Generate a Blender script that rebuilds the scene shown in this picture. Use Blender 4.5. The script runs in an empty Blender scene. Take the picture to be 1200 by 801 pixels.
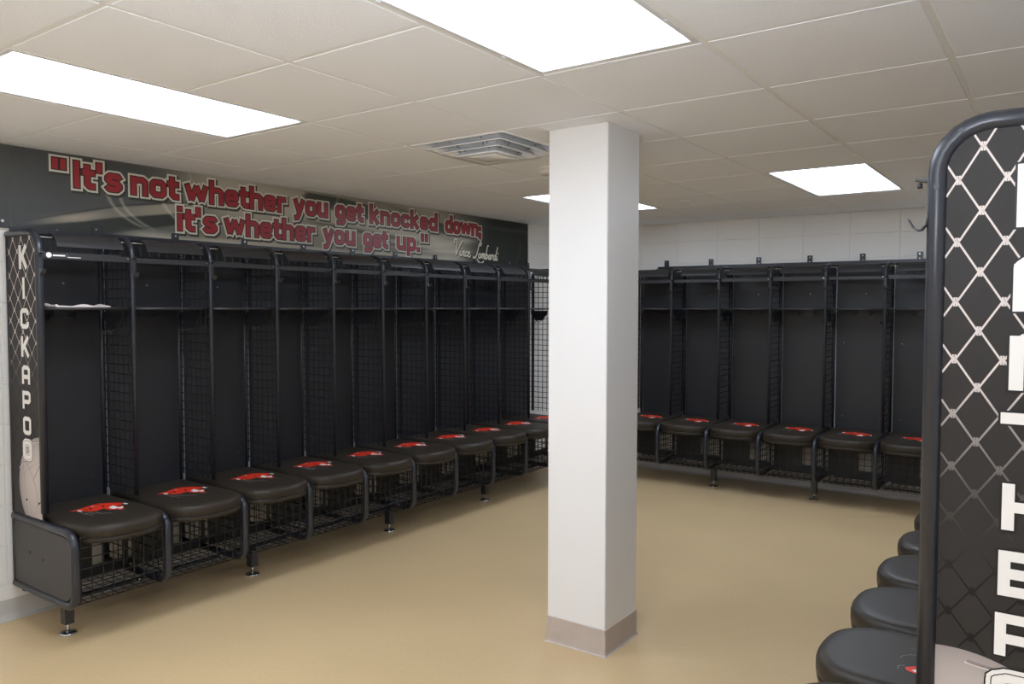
import bpy, math, random
from mathutils import Vector, Matrix
random.seed(4)
SC = bpy.context.scene
COL = SC.collection
PI = math.pi

# ---------------------------------------------------------------- camera
yaw, pitch_, roll = -0.6183, -0.0427, 0.0012
cx, cy, cz, fpx = 2.1735, -1.7517, 1.5938, 920.41
fw = Vector((math.cos(pitch_) * math.sin(yaw), math.cos(pitch_) * math.cos(yaw), math.sin(pitch_)))
r0 = Vector((math.cos(yaw), -math.sin(yaw), 0)); u0 = r0.cross(fw)
rt = r0 * math.cos(roll) + u0 * math.sin(roll); up = u0 * math.cos(roll) - r0 * math.sin(roll)
cam = bpy.data.cameras.new('camera'); co = bpy.data.objects.new('camera', cam); COL.objects.link(co)
co.matrix_world = Matrix(((rt.x, up.x, -fw.x, cx), (rt.y, up.y, -fw.y, cy), (rt.z, up.z, -fw.z, cz), (0, 0, 0, 1)))
cam.sensor_width = 36; cam.lens = fpx / 1200 * 36; cam.clip_start = .02; cam.clip_end = 60
SC.camera = co

# ---------------------------------------------------------------- light and exposure
LAMP = 7.0                       # radiance of the ceiling light lenses
w = bpy.data.worlds.new('world'); SC.world = w; w.use_nodes = True
w.node_tree.nodes['Background'].inputs[0].default_value = (.8, .85, .9, 1)
w.node_tree.nodes['Background'].inputs[1].default_value = .05
SC.view_settings.view_transform = 'Standard'; SC.view_settings.look = 'None'
SC.view_settings.exposure = 0.80; SC.view_settings.gamma = 1
SC.view_settings.use_curve_mapping = False
# the photographer's flash, bounced off the ceiling beside the camera
fl_ = bpy.data.lights.new('bounced_flash', 'SPOT'); fl_.energy = 120; fl_.spot_size = math.radians(150); fl_.spot_blend = 1; fl_.shadow_soft_size = .06; fl_.color = (.80, .88, 1)
fo = bpy.data.objects.new('bounced_flash', fl_); COL.objects.link(fo); fo.location = (1.9, -2.0, 1.72)
fo.rotation_euler = Vector((-.35, .55, .95)).to_track_quat('-Z', 'Y').to_euler()
SC.cycles.max_bounces = 10; SC.cycles.diffuse_bounces = 6

# ---------------------------------------------------------------- materials
def lin(c):
    return tuple(((v / 255) / 12.92 if v / 255 <= .04045 else ((v / 255 + .055) / 1.055) ** 2.4) for v in c)
def mat(name, rgb, rough=.5, metal=0.0, spec=.5, bump=None, vary=None, coat=0, attr=None, emit=0, trans=0):
    m = bpy.data.materials.new(name); m.use_nodes = True; nt = m.node_tree; b = nt.nodes['Principled BSDF']
    c = lin(rgb) + (1,)
    b.inputs['Base Color'].default_value = c; b.inputs['Roughness'].default_value = rough
    b.inputs['Metallic'].default_value = metal; b.inputs['Specular IOR Level'].default_value = spec
    b.inputs['Coat Weight'].default_value = coat
    if emit:
        b.inputs['Emission Color'].default_value = c; b.inputs['Emission Strength'].default_value = emit
    tc = None
    if bump or vary:
        tc = nt.nodes.new('ShaderNodeTexCoord')
    if vary:      # list of (scale, amount)
        last = None
        for sc_, amt in vary:
            n = nt.nodes.new('ShaderNodeTexNoise'); n.inputs['Scale'].default_value = sc_; n.inputs['Detail'].default_value = 4
            nt.links.new(tc.outputs['Object'], n.inputs['Vector'])
            mr = nt.nodes.new('ShaderNodeMapRange'); mr.inputs['From Min'].default_value = .25; mr.inputs['From Max'].default_value = .75
            mr.inputs['To Min'].default_value = 1 - amt; mr.inputs['To Max'].default_value = 1 + amt
            nt.links.new(n.outputs['Fac'], mr.inputs['Value'])
            mx = nt.nodes.new('ShaderNodeVectorMath'); mx.operation = 'SCALE'
            if last is None: mx.inputs[0].default_value = c[:3]
            else: nt.links.new(last, mx.inputs[0])
            nt.links.new(mr.outputs['Result'], mx.inputs['Scale']); last = mx.outputs['Vector']
        nt.links.new(last, b.inputs['Base Color'])
    if attr:
        a = nt.nodes.new('ShaderNodeAttribute'); a.attribute_name = attr
        nt.links.new(a.outputs['Color'], b.inputs['Base Color'])
    if bump:      # (scale, strength, distance)
        n = nt.nodes.new('ShaderNodeTexNoise'); n.inputs['Scale'].default_value = bump[0]; n.inputs['Detail'].default_value = 3
        nt.links.new(tc.outputs['Object'], n.inputs['Vector'])
        bp = nt.nodes.new('ShaderNodeBump'); bp.inputs['Strength'].default_value = bump[1]; bp.inputs['Distance'].default_value = bump[2]
        nt.links.new(n.outputs['Fac'], bp.inputs['Height']); nt.links.new(bp.outputs['Normal'], b.inputs['Normal'])
    return m
M = dict(
    wall=mat('wall_paint', (236, 233, 228), .55, bump=(60, .25, .002), vary=[(2, .012)]),
    mortar=mat('joint_paint', (236, 233, 228), .7),
    column=mat('column_paint', (238, 236, 234), .45, bump=(90, .1, .001)),
    cove=mat('cove_base', (196, 192, 186), .45, vary=[(6, .05)]),
    colbase=mat('column_base', (192, 178, 168), .5, vary=[(9, .08), (40, .04)]),
    floor=mat('epoxy_floor', (212, 184, 140), .33, spec=.45, bump=(14, .12, .003), vary=[(1.1, .06), (260, .10), (60, .04)]),
    tile=mat('ceiling_tile', (241, 244, 250), .9, spec=.2, bump=(260, .6, .002), vary=[(300, .035), (1.5, .012)]),
    tee=mat('tee_enamel', (240, 240, 240), .4),
    black=mat('black_powder_coat', (44, 46, 53), .31, spec=.55, bump=(500, .12, .0006)),
    wire=mat('black_wire', (34, 34, 38), .55, spec=.35),
    panel=mat('back_panel_black', (38, 38, 41), .42, bump=(300, .15, .0008), vary=[(5, .06)]),
    bar=mat('header_bar_grey', (46, 45, 46), .45, bump=(400, .1, .0006)),
    plate=mat('end_plate_grey', (66, 63, 61), .5, bump=(400, .12, .0006)),
    chrome=mat('zinc_screw', (205, 205, 205), .25, metal=1),
    vinyl=mat('black_vinyl', (52, 45, 37), .46, spec=.32, bump=(350, .25, .0008)),
    seam=mat('vinyl_seam', (24, 22, 21), .5),
    red=mat('emblem_red', (226, 52, 24), .5), white=mat('emblem_white', (236, 234, 228), .5),
    grey=mat('emblem_grey', (120, 118, 114), .5), blk=mat('emblem_black', (18, 16, 16), .5),
    print=mat('printed_panel', (255, 255, 255), .55, spec=.3, attr='ink'),
    letter=mat('letter_white', (246, 242, 236), .45), ltredge=mat('letter_edge', (16, 14, 14), .45),
    bred=mat('banner_red', (150, 40, 46), .4), bcream=mat('banner_cream', (206, 200, 182), .4),
    bdark=mat('banner_dark', (40, 26, 26), .4), bshade=mat('banner_print_shade', (52, 52, 46), .4),
    script=mat('banner_script', (222, 216, 196), .4),
    alu=mat('banner_edge', (180, 174, 160), .35, metal=.4),
    lens=mat('light_lens', (224, 237, 255), .5, emit=LAMP),
    fix=mat('light_door_frame', (225, 226, 228), .35),
    diff=mat('diffuser_enamel', (244, 246, 250), .28, spec=.6), duct=mat('duct_white', (228, 234, 244), .4),
    plastic=mat('detector_plastic', (222, 214, 200), .45), cloth=mat('towel_cloth', (226, 208, 200), .9, bump=(120, .6, .003)),
)

# ---------------------------------------------------------------- mesh builder
class MB:
    def __init__(s): s.v = []; s.f = []; s.m = []; s.mats = []; s.c = []; s.smooth = []
    def mi(s, m):
        if m not in s.mats: s.mats.append(m)
        return s.mats.index(m)
    def face(s, idx, m, sm=False): s.f.append(idx); s.m.append(s.mi(m)); s.smooth.append(sm)
    def box(s, a, b, m='black', bev=0):
        (x0, y0, z0), (x1, y1, z1) = a, b
        if x0 > x1: x0, x1 = x1, x0
        if y0 > y1: y0, y1 = y1, y0
        if z0 > z1: z0, z1 = z1, z0
        n = len(s.v)
        s.v += [(x, y, z) for x in (x0, x1) for y in (y0, y1) for z in (z0, z1)]
        for q in ((0, 1, 3, 2), (4, 6, 7, 5), (0, 4, 5, 1), (2, 3, 7, 6), (0, 2, 6, 4), (1, 5, 7, 3)): s.face([n + i for i in q], m)
    def tube(s, pts, r, m='black', n=8, caps=True, closed=False, ref=None):
        P = [Vector(p) for p in pts]; k = len(P); base = len(s.v); N = None
        for i, p in enumerate(P):
            if closed: t = (P[(i + 1) % k] - P[i - 1])
            else: t = (P[min(i + 1, k - 1)] - P[max(i - 1, 0)])
            t.normalize()
            if N is None:
                a = Vector((0, 0, 1)) if abs(t.z) < .9 else Vector((0, 1, 0))
                N = t.cross(a).normalized()
            N = (N - t * N.dot(t)).normalized(); B = t.cross(N)
            rr = r[i] if isinstance(r, (list, tuple)) else r
            for j in range(n):
                an = 2 * PI * j / n
                s.v.append(tuple(p + (N * math.cos(an) + B * math.sin(an)) * rr))
        for i in range(k if closed else k - 1):
            a = base + i * n; b = base + ((i + 1) % k) * n
            for j in range(n): s.face([a + j, b + j, b + (j + 1) % n, a + (j + 1) % n], m, n > 4)
        if caps and not closed:
            s.face([base + j for j in range(n)], m); s.face([base + (k - 1) * n + j for j in reversed(range(n))], m)
    def loft(s, rings, m, cap0=True, cap1=True, smooth=True, mats=None):
        base = len(s.v); n = len(rings[0])
        for r in rings: s.v += [tuple(p) for p in r]
        for i in range(len(rings) - 1):
            for j in range(n):
                a = base + i * n
                s.face([a + j, a + (j + 1) % n, a + n + (j + 1) % n, a + n + j], mats[i] if mats else m, smooth)
        if cap0: s.face([base + j for j in reversed(range(n))], m)
        if cap1: s.face([base + (len(rings) - 1) * n + j for j in range(n)], m)
    def cyl(s, c, r, z0, z1, m='black', n=16):
        s.loft([[(c[0] + r * math.cos(2 * PI * j / n), c[1] + r * math.sin(2 * PI * j / n), z) for j in range(n)] for z in (z0, z1)], m, smooth=False)
    def poly(s, pts, m):
        b = len(s.v); s.v += [tuple(p) for p in pts]; s.face(list(range(b, b + len(pts))), m)
    def mesh(s, name, smooth_angle=True):
        me = bpy.data.meshes.new(name); me.from_pydata(s.v, [], s.f)
        for k in s.mats: me.materials.append(M[k])
        me.polygons.foreach_set('material_index', s.m); me.polygons.foreach_set('use_smooth', s.smooth)
        if s.c:
            a = me.color_attributes.new('ink', 'FLOAT_COLOR', 'POINT')
            flat = []
            for c in s.c: flat += [c[0], c[1], c[2], 1]
            a.data.foreach_set('color', flat)
        me.update(); return me

def obj(name, data, parent=None, loc=None, rz=None, **kw):
    if isinstance(data, MB): data = data.mesh(name)
    o = bpy.data.objects.new(name, data); COL.objects.link(o)
    if parent: o.parent = parent
    if loc: o.location = loc
    if rz is not None: o.rotation_euler = (0, 0, rz)
    for k, v in kw.items(): o[k] = v
    return o
def thing(name, label, cat, loc=(0, 0, 0), rz=0, group=None):
    o = obj(name, None, None, loc, rz, label=label, category=cat)
    if group: o['group'] = group
    return o

H = 2.4225
# frames of the three locker walls: local X points away from the wall, Y runs along it
aL, aB = -0.0087, 0.0143
OL = Vector((-2.2204, .0168, 0)); OB = Vector((-1.317, 5.4166, 0)); OR = Vector((2.303, .06, 0))
sL = Vector((.0087, 1, 0)); sB = Vector((.9999, .0143, 0))
rzL = aL; rzB = -PI / 2 + aB; rzR = PI
PL, PB, PR = .4584, .4547, .4572
P = .4547

# ================================================================ SETTING
YF = -5.2                                   # wall behind the camera
m = MB(); m.box((-3, YF - .2, -.1), (2.6, 5.9, 0), 'floor'); obj('floor', m, kind='structure')
# walls: slab + separate painted blocks
BZ0, BH, BW = .18, .2053, .39
bm_ = MB()
def bevel_block(mb, x0, x1, y0, y1, z0, z1, e=.0035, mname='wall'):   # face towards +X, chamfered edges
    ring = lambda x, q: [(x, y0 + q, z0 + q), (x, y1 - q, z0 + q), (x, y1 - q, z1 - q), (x, y0 + q, z1 - q)]
    mb.loft([ring(x0, 0), ring(x1 - e, 0), ring(x1, e)], mname, smooth=False)
blk = MB(); bevel_block(blk, -.008, 0, .0008, BW - .0008, .0008, BH - .0008, .0025); blk = blk.mesh('block')
blk_top = MB(); bevel_block(blk_top, -.008, 0, .0015, BW - .0015, .0015, H - (BZ0 + 10 * BH) - .001); blk_top = blk_top.mesh('block')
blk_low = MB(); bevel_block(blk_low, -.008, 0, .0015, BW - .0015, .0015, .06); blk_low = blk_low.mesh('block')
def wall(name, origin, rz, s0, s1, n0, n1, shift, rows):
    root = obj(name, None, None, origin, rz, kind='structure')
    m = MB(); m.box((-.15, s0, 0), (-.006, s1, H + .12), 'mortar'); obj('wall_core', m, root)
    for r in rows:
        z = BZ0 + r * BH
        for n in range(n0, n1):
            s = shift + n * BW
            if s < s0 - .02 or s + BW > s1 + .3: continue
            d = blk_top if r == 10 else blk
            obj('block', d, root, (0, s, z))
    lo = MB(); bevel_block(lo, -.008, 0, s0, s1, .10, BZ0 - .0015); obj('lower_course', lo, root)
    return root
wl = wall('wall_left', OL, rzL, -5.3, 5.55, -4, 14, -.035, range(0, 11))
m = MB(); bevel_block(m, -.008, 0, -5.3, -.035 - 4 * BW, BZ0, H); obj('plain_wall', m, wl)
wb = wall('wall_back', OB, rzB, -.96, 3.75, -3, 10, .37 - BW * 1 + .0, range(0, 11))
wr = obj('wall_right', None, None, (OR.x, 0, 0), PI, kind='structure')
m = MB(); m.box((-.15, -5.6, 0), (-.001, 5.3, H + .12), 'wall'); obj('wall_core', m, wr)
wf = obj('wall_front', None, None, (0, YF, 0), 0, kind='structure')
m = MB(); m.box((-2.1, -.15, 0), (2.27, 0, H + .12), 'wall'); obj('wall_core', m, wf)
# cove bases
def cove(name, origin, rz, s0, s1):
    m = MB(); prof = [(0, .105), (.006, .105), (.007, .03), (.012, .012), (.03, .002), (.03, .0005), (0, .0005)]
    m.loft([[(x, s, z) for x, z in prof] for s in (s0, s1)], 'cove', smooth=False)
    obj(name, m, None, origin, rz, kind='structure')
cove('baseboard_left', OL, rzL, -5.2, 5.36); cove('baseboard_back', OB, rzB, -.85, 3.55)
cove('baseboard_right', (OR.x, 0, 0), PI, -5.4, 5.1)

# ---- ceiling with tegular tiles, runners and cross tees
SX, SY = .61, .6162
ceil = obj('ceiling', None, None, (0, 0, 0), 0, kind='structure')
m = MB(); m.box((-2.4, YF - .1, H + .1), (2.5, 5.7, H + .14), 'duct'); obj('ceiling_deck', m, ceil)
XW0, XW1, YW1 = -2.225, 2.2825, 5.44
def tile_mb(wx, wy):
    m = MB(); g = .011; e = .004
    ring = lambda z, q: [(q, q, z), (wx - q, q, z), (wx - q, wy - q, z), (q, wy - q, z)]
    m.loft([ring(H + .02, g - .002), ring(H + .0035, g - .002), ring(H + .003, g), ring(H + .001, g), ring(H, g + .0015)][::-1], 'tile', smooth=False)
    return m
full_tile = tile_mb(SX, SY).mesh('ceiling_tile'); cache = {}
LIGHTS = [(-2, -1), (1, -1), (-2, 5), (1, 5), (-2, -7), (1, -7)]
lit = {(i, j + k) for i, j in LIGHTS for k in (0, 1)}
for i in range(-4, 4):
    for j in range(-9, 9):
        if (i, j) in lit or (i, j) == (-1, 2) or (i, j) == (0, 2): continue
        x0, x1 = max(i * SX, XW0), min((i + 1) * SX, XW1); y0, y1 = max(j * SY, YF), min((j + 1) * SY, YW1 if i > -3 else YW1 - .01)
        if x1 - x0 < .04 or y1 - y0 < .04: continue
        key = (round(x1 - x0, 3), round(y1 - y0, 3))
        if key == (round(SX, 3), round(SY, 3)): d = full_tile
        else: d = cache.setdefault(key, tile_mb(*key).mesh('ceiling_tile'))
        obj('ceiling_tile', d, ceil, (x0, y0, 0))
# the cell round the column: the tile is cut into pieces that meet at its middle
CX1, CWX, CY0, CWY = .4741, .3127, 1.3726, .3155
CX0, CY1 = CX1 - CWX, CY0 + CWY
ym = 2 * SY + .32
for a, b, c, d in ((0, CX0, 2 * SY, 3 * SY), (CX1, SX, 2 * SY, ym), (CX1, SX, ym, 3 * SY), (CX0, CX1, 2 * SY, CY0), (CX0, CX1, CY1, 3 * SY)):
    t = MB(); g0 = .001
    t.box((a + (.011 if a == 0 else g0), c + (.011 if c == 2 * SY else g0 + .001), H), (b - (.011 if b == SX else g0), d - (.011 if d == 3 * SY else g0 + .001), H + .015), 'tile')
    obj('ceiling_tile', t, ceil)
for i in range(-3, 4):
    m = MB(); m.box((i * SX - .012, YF, H + .0018), (i * SX + .012, YW1 + .0, H + .03), 'tee'); obj('main_runner', m, ceil)
for j in range(-8, 9):
    for i in range(-4, 4):
        x0, x1 = max(i * SX + .012, XW0), min((i + 1) * SX - .012, XW1)
        if (i, j) in {(a, b + 1) for a, b in LIGHTS}: continue
        if x1 - x0 < .05: continue
        m = MB(); m.box((x0, j * SY - .012, H + .0020), (x1, j * SY + .012, H + .03), 'tee'); obj('cross_tee', m, ceil)
m = MB(); m.box((XW0, YF, H - .001), (XW0 + .02, OL.y, H + .001), 'tee'); m.box((XW0 + .02, YW1 - .035, H - .001), (XW1, YW1 - .015, H + .001), 'tee'); obj('wall_angle', m, ceil)

# ---- ceiling lights
lab = {(-2, -1): 'long lit ceiling light above the left lockers, nearest to the camera on the left',
       (1, -1): 'large lit ceiling light overhead, cut by the top edge of the picture',
       (-2, 5): 'lit ceiling light mostly hidden behind the white column',
       (1, 5): 'bright ceiling light in front of the back wall, right of the column',
       (-2, -7): 'ceiling light behind the camera over the left side of the room', (1, -7): 'ceiling light behind the camera over the right side of the room'}
for i, j in LIGHTS:
    t = thing('ceiling_light', lab[(i, j)], 'light', (i * SX, j * SY, H), 0, 'troffer lights in the ceiling grid')
    W_, L_ = SX, 2 * SY
    m = MB()
    def rg(q, z): return [(q, q, z), (W_ - q, q, z), (W_ - q, L_ - q, z), (q, L_ - q, z)]
    m.loft([rg(.010, .012), rg(.010, .001), rg(.012, -.001), rg(.030, -.001), rg(.034, .004), rg(.036, .012)], 'fix', cap0=False, cap1=False, smooth=False)
    obj('door_frame', m, t)
    m = MB(); m.box((.033, .033, .006), (W_ - .033, L_ - .033, .011), 'lens'); obj('lens', m, t)
    m = MB(); m.box((.012, .012, .05), (W_ - .012, L_ - .012, .06), 'fix'); obj('housing', m, t)
    for yy in (L_ * .33, L_ * .8):
        for xx in (.012, W_ - .020): m = MB(); m.box((xx, yy, -.003), (xx + .008, yy + .012, .002), 'duct'); obj('latch', m, t)

# ---- square stepped air diffuser
t = thing('ceiling_diffuser', 'square stepped white air diffuser in the ceiling left of the column', 'air vent', (-SX / 2, 2.5 * SY, H))
def sqring(m, prof, mt):      # prof: (half size, z)
    def rr(h, z):
        pts = []; c = .02
        for sx_, sy_, a0 in ((1, -1, -PI / 2), (1, 1, 0), (-1, 1, PI / 2), (-1, -1, PI)):
            for k in range(4):
                a = a0 + PI / 2 * k / 3
                pts.append((sx_ * (h - c) + c * math.cos(a), sy_ * (h - c) + c * math.sin(a), z))
        return pts
    m.loft([rr(h, z) for h, z in prof], mt, cap0=False, cap1=False)
m = MB(); sqring(m, [(.298, .01), (.298, -.002), (.285, -.004), (.262, .012), (.250, .045), (.250, .07)], 'diff'); obj('frame', m, t)
m = MB(); sqring(m, [(.245, -.016), (.247, -.020), (.230, -.018), (.205, .004), (.19, .040), (.185, .045), (.187, .046), (.202, .014), (.226, -.010), (.245, -.016)], 'diff'); obj('louvre', m, t)
m = MB(); sqring(m, [(.195, -.034), (.197, -.038), (.178, -.035), (.150, -.010), (.13, .025), (.132, .026), (.153, -.004), (.176, -.027), (.195, -.034)], 'diff'); obj('louvre', m, t)
m = MB(); sqring(m, [(.140, -.046), (.142, -.050), (.02, -.0505)], 'diff'); m.box((-.125, -.125, -.0502), (.125, .125, -.046), 'diff'); sqring(m, [(.140, -.046), (.11, -.02), (.08, .01)], 'diff'); obj('centre_plate', m, t)
m = MB(); m.box((-.26, -.26, .065), (.26, .26, .075), 'duct'); obj('neck', m, t)
for a in range(4):
    for q in (-1, 1):
        m = MB(); c, s_ = math.cos(a * PI / 2), math.sin(a * PI / 2)
        for (u0_, z0_), (u1_, z1_) in (((.16, -.015), (.215, .0)), ((.11, -.025), (.165, -.015))):
            p0 = (u0_ * c - q * .075 * s_, u0_ * s_ + q * .075 * c, z0_); p1 = (u1_ * c - q * .1 * s_, u1_ * s_ + q * .1 * c, z1_ + .01)
            m.tube([p0, p1], .004, 'chrome', 6)
        obj('bracket', m, t)
# smoke detector, small ceiling plate
t = thing('smoke_detector', 'round cream smoke detector on the ceiling just left of the column', 'smoke detector', (-.35, 2.16, H))
def lathe(m, prof, mt, n=24):
    m.loft([[(r * math.cos(2 * PI * j / n), r * math.sin(2 * PI * j / n), z) for j in range(n)] for r, z in prof], mt, cap0=False)
m = MB(); lathe(m, [(.06, -.001), (.062, -.012), (.055, -.016)], 'plastic'); obj('base', m, t)
m = MB(); lathe(m, [(.05, -.016), (.052, -.035), (.045, -.044), (.02, -.047)], 'plastic'); obj('sensor_head', m, t)
m = MB()
for k in range(12):
    a = k * PI / 6; m.box((.0505 * math.cos(a) - .003, .0505 * math.sin(a) - .003, -.032), (.0505 * math.cos(a) + .003, .0505 * math.sin(a) + .003, -.020), 'duct')
obj('vent_slots', m, t)
t = thing('sprinkler_cover', 'small pale ceiling plate right of the column, before the back wall', 'sprinkler', (-.27, 4.0, H))
m = MB(); lathe(m, [(.052, -.0005), (.052, -.004), (.046, -.006)], 'diff'); obj('cover_plate', m, t)

# ---- column
t = thing('column', 'square white painted column standing on the floor with grey base', 'column', (CX0, CY0, 0))
m = MB(); e = .004
def cr(q, z): return [(q + e, q, z), (CWX - q - e, q, z), (CWX - q, q + e, z), (CWX - q, CWY - q - e, z), (CWX - q - e, CWY - q, z), (q + e, CWY - q, z), (q, CWY - q - e, z), (q, q + e, z)]
m.loft([cr(0, .001), cr(0, H + .01)], 'column', smooth=False); obj('shaft', m, t)
m = MB(); m.loft([cr(-.012, .0005), cr(-.006, .006), cr(-.004, .02), cr(-.003, .123), cr(.0005, .125)], 'colbase', smooth=False, cap1=False); obj('base', m, t)

# ================================================================ LOCKER PARTS (local: X=from wall, Y=along, Z=up)
def arc(c, r, a0, a1, n=6): return [(c[0] + r * math.cos(a0 + (a1 - a0) * k / n), c[1] + r * math.sin(a0 + (a1 - a0) * k / n)) for k in range(n + 1)]
UP = [(.02, 1.962)] + arc((.262, 1.867), .095, PI / 2, 0, 7) + [(.357, .598)]
LOW = [(.02, .537)] + arc((.575, .462), .075, PI / 2, 0, 6) + arc((.575, .265), .075, 0, -PI / 2, 6) + [(.02, .19)]
SHZ = 1.59
def upper_frame(m, y, r=.0115):
    m.tube([(x, y, z) for x, z in UP], r, 'black', 10)
    m.tube([(.02, y, 1.965), (.02, y, .56)], .012, 'black', 8)
    m.box((.075, y - .004, .6), (.097, y + .004, 1.93), 'black')        # slotted standard
def lower_frame(m, y, r=.018): m.tube([(x, y, z) for x, z in LOW], r, 'black', 10); m.tube([(.02, y, .19), (.02, y, .537)], .014, 'black', 8)
def grid(m, y, xs, zs, x0, x1, zlo, zhi, w=.0022):
    for x in xs: m.box((x - w, y - w, zlo), (x + w, y + w, zhi), 'wire')
    for z in zs: m.box((x0, y + w, z - w), (x1, y + 3 * w, z + w), 'wire')
md = {}
b = MB(); upper_frame(b, P); md['divider'] = b.mesh('divider')
b = MB(); grid(b, P, [.05 + .0508 * k for k in range(6)], [.63 + .0508 * k for k in range(26)], .02, .35, .6, 1.945); md['grid'] = b.mesh('wire_grid')
b = MB(); lower_frame(b, P); md['bench_frame'] = b.mesh('bench_frame')
b = MB(); grid(b, P, [.05 + .0508 * k for k in range(12)], [.24 + .0508 * k for k in range(6)], .02, .64, .2, .53); md['lgrid'] = b.mesh('wire_grid')
# back panel
b = MB(); b.box((.028, .022, .54), (.034, P - .016, 1.974)); b.mats = ['panel']; 
for yy, zz in ((.08, .67), (.38, .67), (.08, 1.3), (.25, 1.72)): b.box((.034, yy, zz), (.0365, yy + .007, zz + .007), 'chrome')
md['back'] = b.mesh('back_panel')
b = MB()
for a_, c_ in (((.25, .021, .19), (.254, .262, .49)), ((.25, .435, .19), (.254, P - .003, .49)), ((.25, .262, .40), (.254, .435, .49)), ((.25, .262, .19), (.254, .435, .25))): b.box(a_, c_, 'panel')
md['lback'] = b.mesh('lower_back_panel')
# header bar, name plate following the curve, top wires
b = MB(); b.box((.344, .0215, 1.832), (.352, P, 1.866), 'bar'); b.box((.330, .0215, 1.860), (.352, P, 1.866), 'bar'); md['header'] = b.mesh('header_bar')
b = MB(); cs = arc((.255, 1.862), .100, math.radians(82), math.radians(18), 7)
for k in range(len(cs) - 1):
    (xa, za), (xb, zb) = cs[k], cs[k + 1]; y0_, y1_ = .085, .415
    o_ = Vector((xa - .255, 0, za - 1.862)).normalized() * .003; q_ = Vector((xb - .255, 0, zb - 1.862)).normalized() * .003
    n = len(b.v); b.v += [(xa, y0_, za), (xb, y0_, zb), (xb, y1_, zb), (xa, y1_, za), (xa + o_.x, y0_, za + o_.z), (xb + q_.x, y0_, zb + q_.z), (xb + q_.x, y1_, zb + q_.z), (xa + o_.x, y1_, za + o_.z)]
    for q in ((0, 1, 2, 3), (7, 6, 5, 4), (0, 4, 5, 1), (2, 6, 7, 3), (0, 3, 7, 4), (1, 5, 6, 2)): b.face([n + i_ for i_ in q], 'bar')
md['plate'] = b.mesh('name_plate')
b = MB(); wc = [(.02, 1.955)] + arc((.255, 1.862), .093, PI / 2, 0, 5) + [(.348, 1.84)]
for k in range(1, 9): b.tube([(x, P * k / 9, z) for x, z in wc], .0024, 'wire', 4)
for x, z in ((.06, 1.955), (.12, 1.955), (.18, 1.955), (.24, 1.954)): b.tube([(x, .0215, z + .004), (x, P, z + .004)], .0024, 'wire', 4)
for y0_, y1_ in ((.015, .08), (.42, P - .015)):
    b.tube([(.31, max(y0_, .0215), 1.938), (.31, y1_, 1.938)], .0032, 'alu', 6)
md['topw'] = b.mesh('top_wires')
# shelf with rounded front edge
b = MB(); b.box((.03, .018, SHZ - .003), (.335, P - .018, SHZ + .003), 'black')
for k in range(1, 6): b.box((.05 * k, .018, SHZ - .008), (.05 * k + .006, P - .018, SHZ - .003), 'black')
b.tube([(.34, .016, SHZ), (.34, P - .016, SHZ)], .008, 'bar', 10); md['shelf'] = b.mesh('shelf')
# hooks
b = MB(); y_ = P - .012
pr = [(.07, 1.572), (.27, 1.572), (.262, 1.535), (.235, 1.515), (.215, 1.478), (.125, 1.478), (.11, 1.515), (.08, 1.535)]
b.loft([[(x, y_ - .004, z) for x, z in pr], [(x, y_, z) for x, z in pr]], 'black', smooth=False)
md['hookplate'] = b.mesh('hook_plate')
def curl(y, x):
    return [(x, y - .002, 1.50), (x, y - .012, 1.475), (x - .008, y - .030, 1.462), (x - .02, y - .045, 1.468), (x - .028, y - .050, 1.488)]
b = MB(); b.tube(curl(y_, .15), .0035, 'black', 6); b.tube(curl(y_, .20), .0035, 'black', 6); md['wirehook'] = b.mesh('wire_hook')
b = MB(); b.box((.036, .20, 1.535), (.040, .27, 1.585), 'black'); b.box((.036, .175, 1.535), (.050, .295, 1.545), 'black')
b.tube([(.045, .175, 1.54), (.06, .168, 1.545), (.062, .165, 1.562)], .004, 'black', 6); b.tube([(.045, .295, 1.54), (.06, .302, 1.545), (.062, .305, 1.562)], .004, 'black', 6)
md['backhook'] = b.mesh('back_hook')
# flat coat hook at the front of each divider
hk = [(.3715, 1.852), (.3715, 1.783)] + [(.3715 + .018 - .018 * math.cos(a), 1.783 - .03 * math.sin(a)) for a in (PI * .2, PI * .4, PI * .55, PI * .7)] + [(.411, 1.778)]
def strip(m, prof, y0, y1, th, mt):
    n = len(prof); outer = []
    for i, (x, z) in enumerate(prof):
        a = prof[max(i - 1, 0)]; c = prof[min(i + 1, n - 1)]; t_ = Vector((c[0] - a[0], c[1] - a[1])).normalized()
        outer.append((x - t_.y * th, z + t_.x * th))
    ring = prof + outer[::-1]
    for i in range(n - 1):
        q = [prof[i], prof[i + 1], outer[i + 1], outer[i]]
        m.loft([[(x, y0, z) for x, z in q], [(x, y1, z) for x, z in q]], mt, smooth=False)
b = MB(); strip(b, hk, P - .010, P + .010, .003, 'bar'); strip(b, [(.352, 1.848), (.388, 1.853), (.394, 1.856)], P - .010, P + .010, .004, 'bar')
b.tube([(.350, P - .02, 1.85), (.357, P - .02, 1.85)], .005, 'chrome', 8); md['coathook'] = b.mesh('coat_hook')
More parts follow.
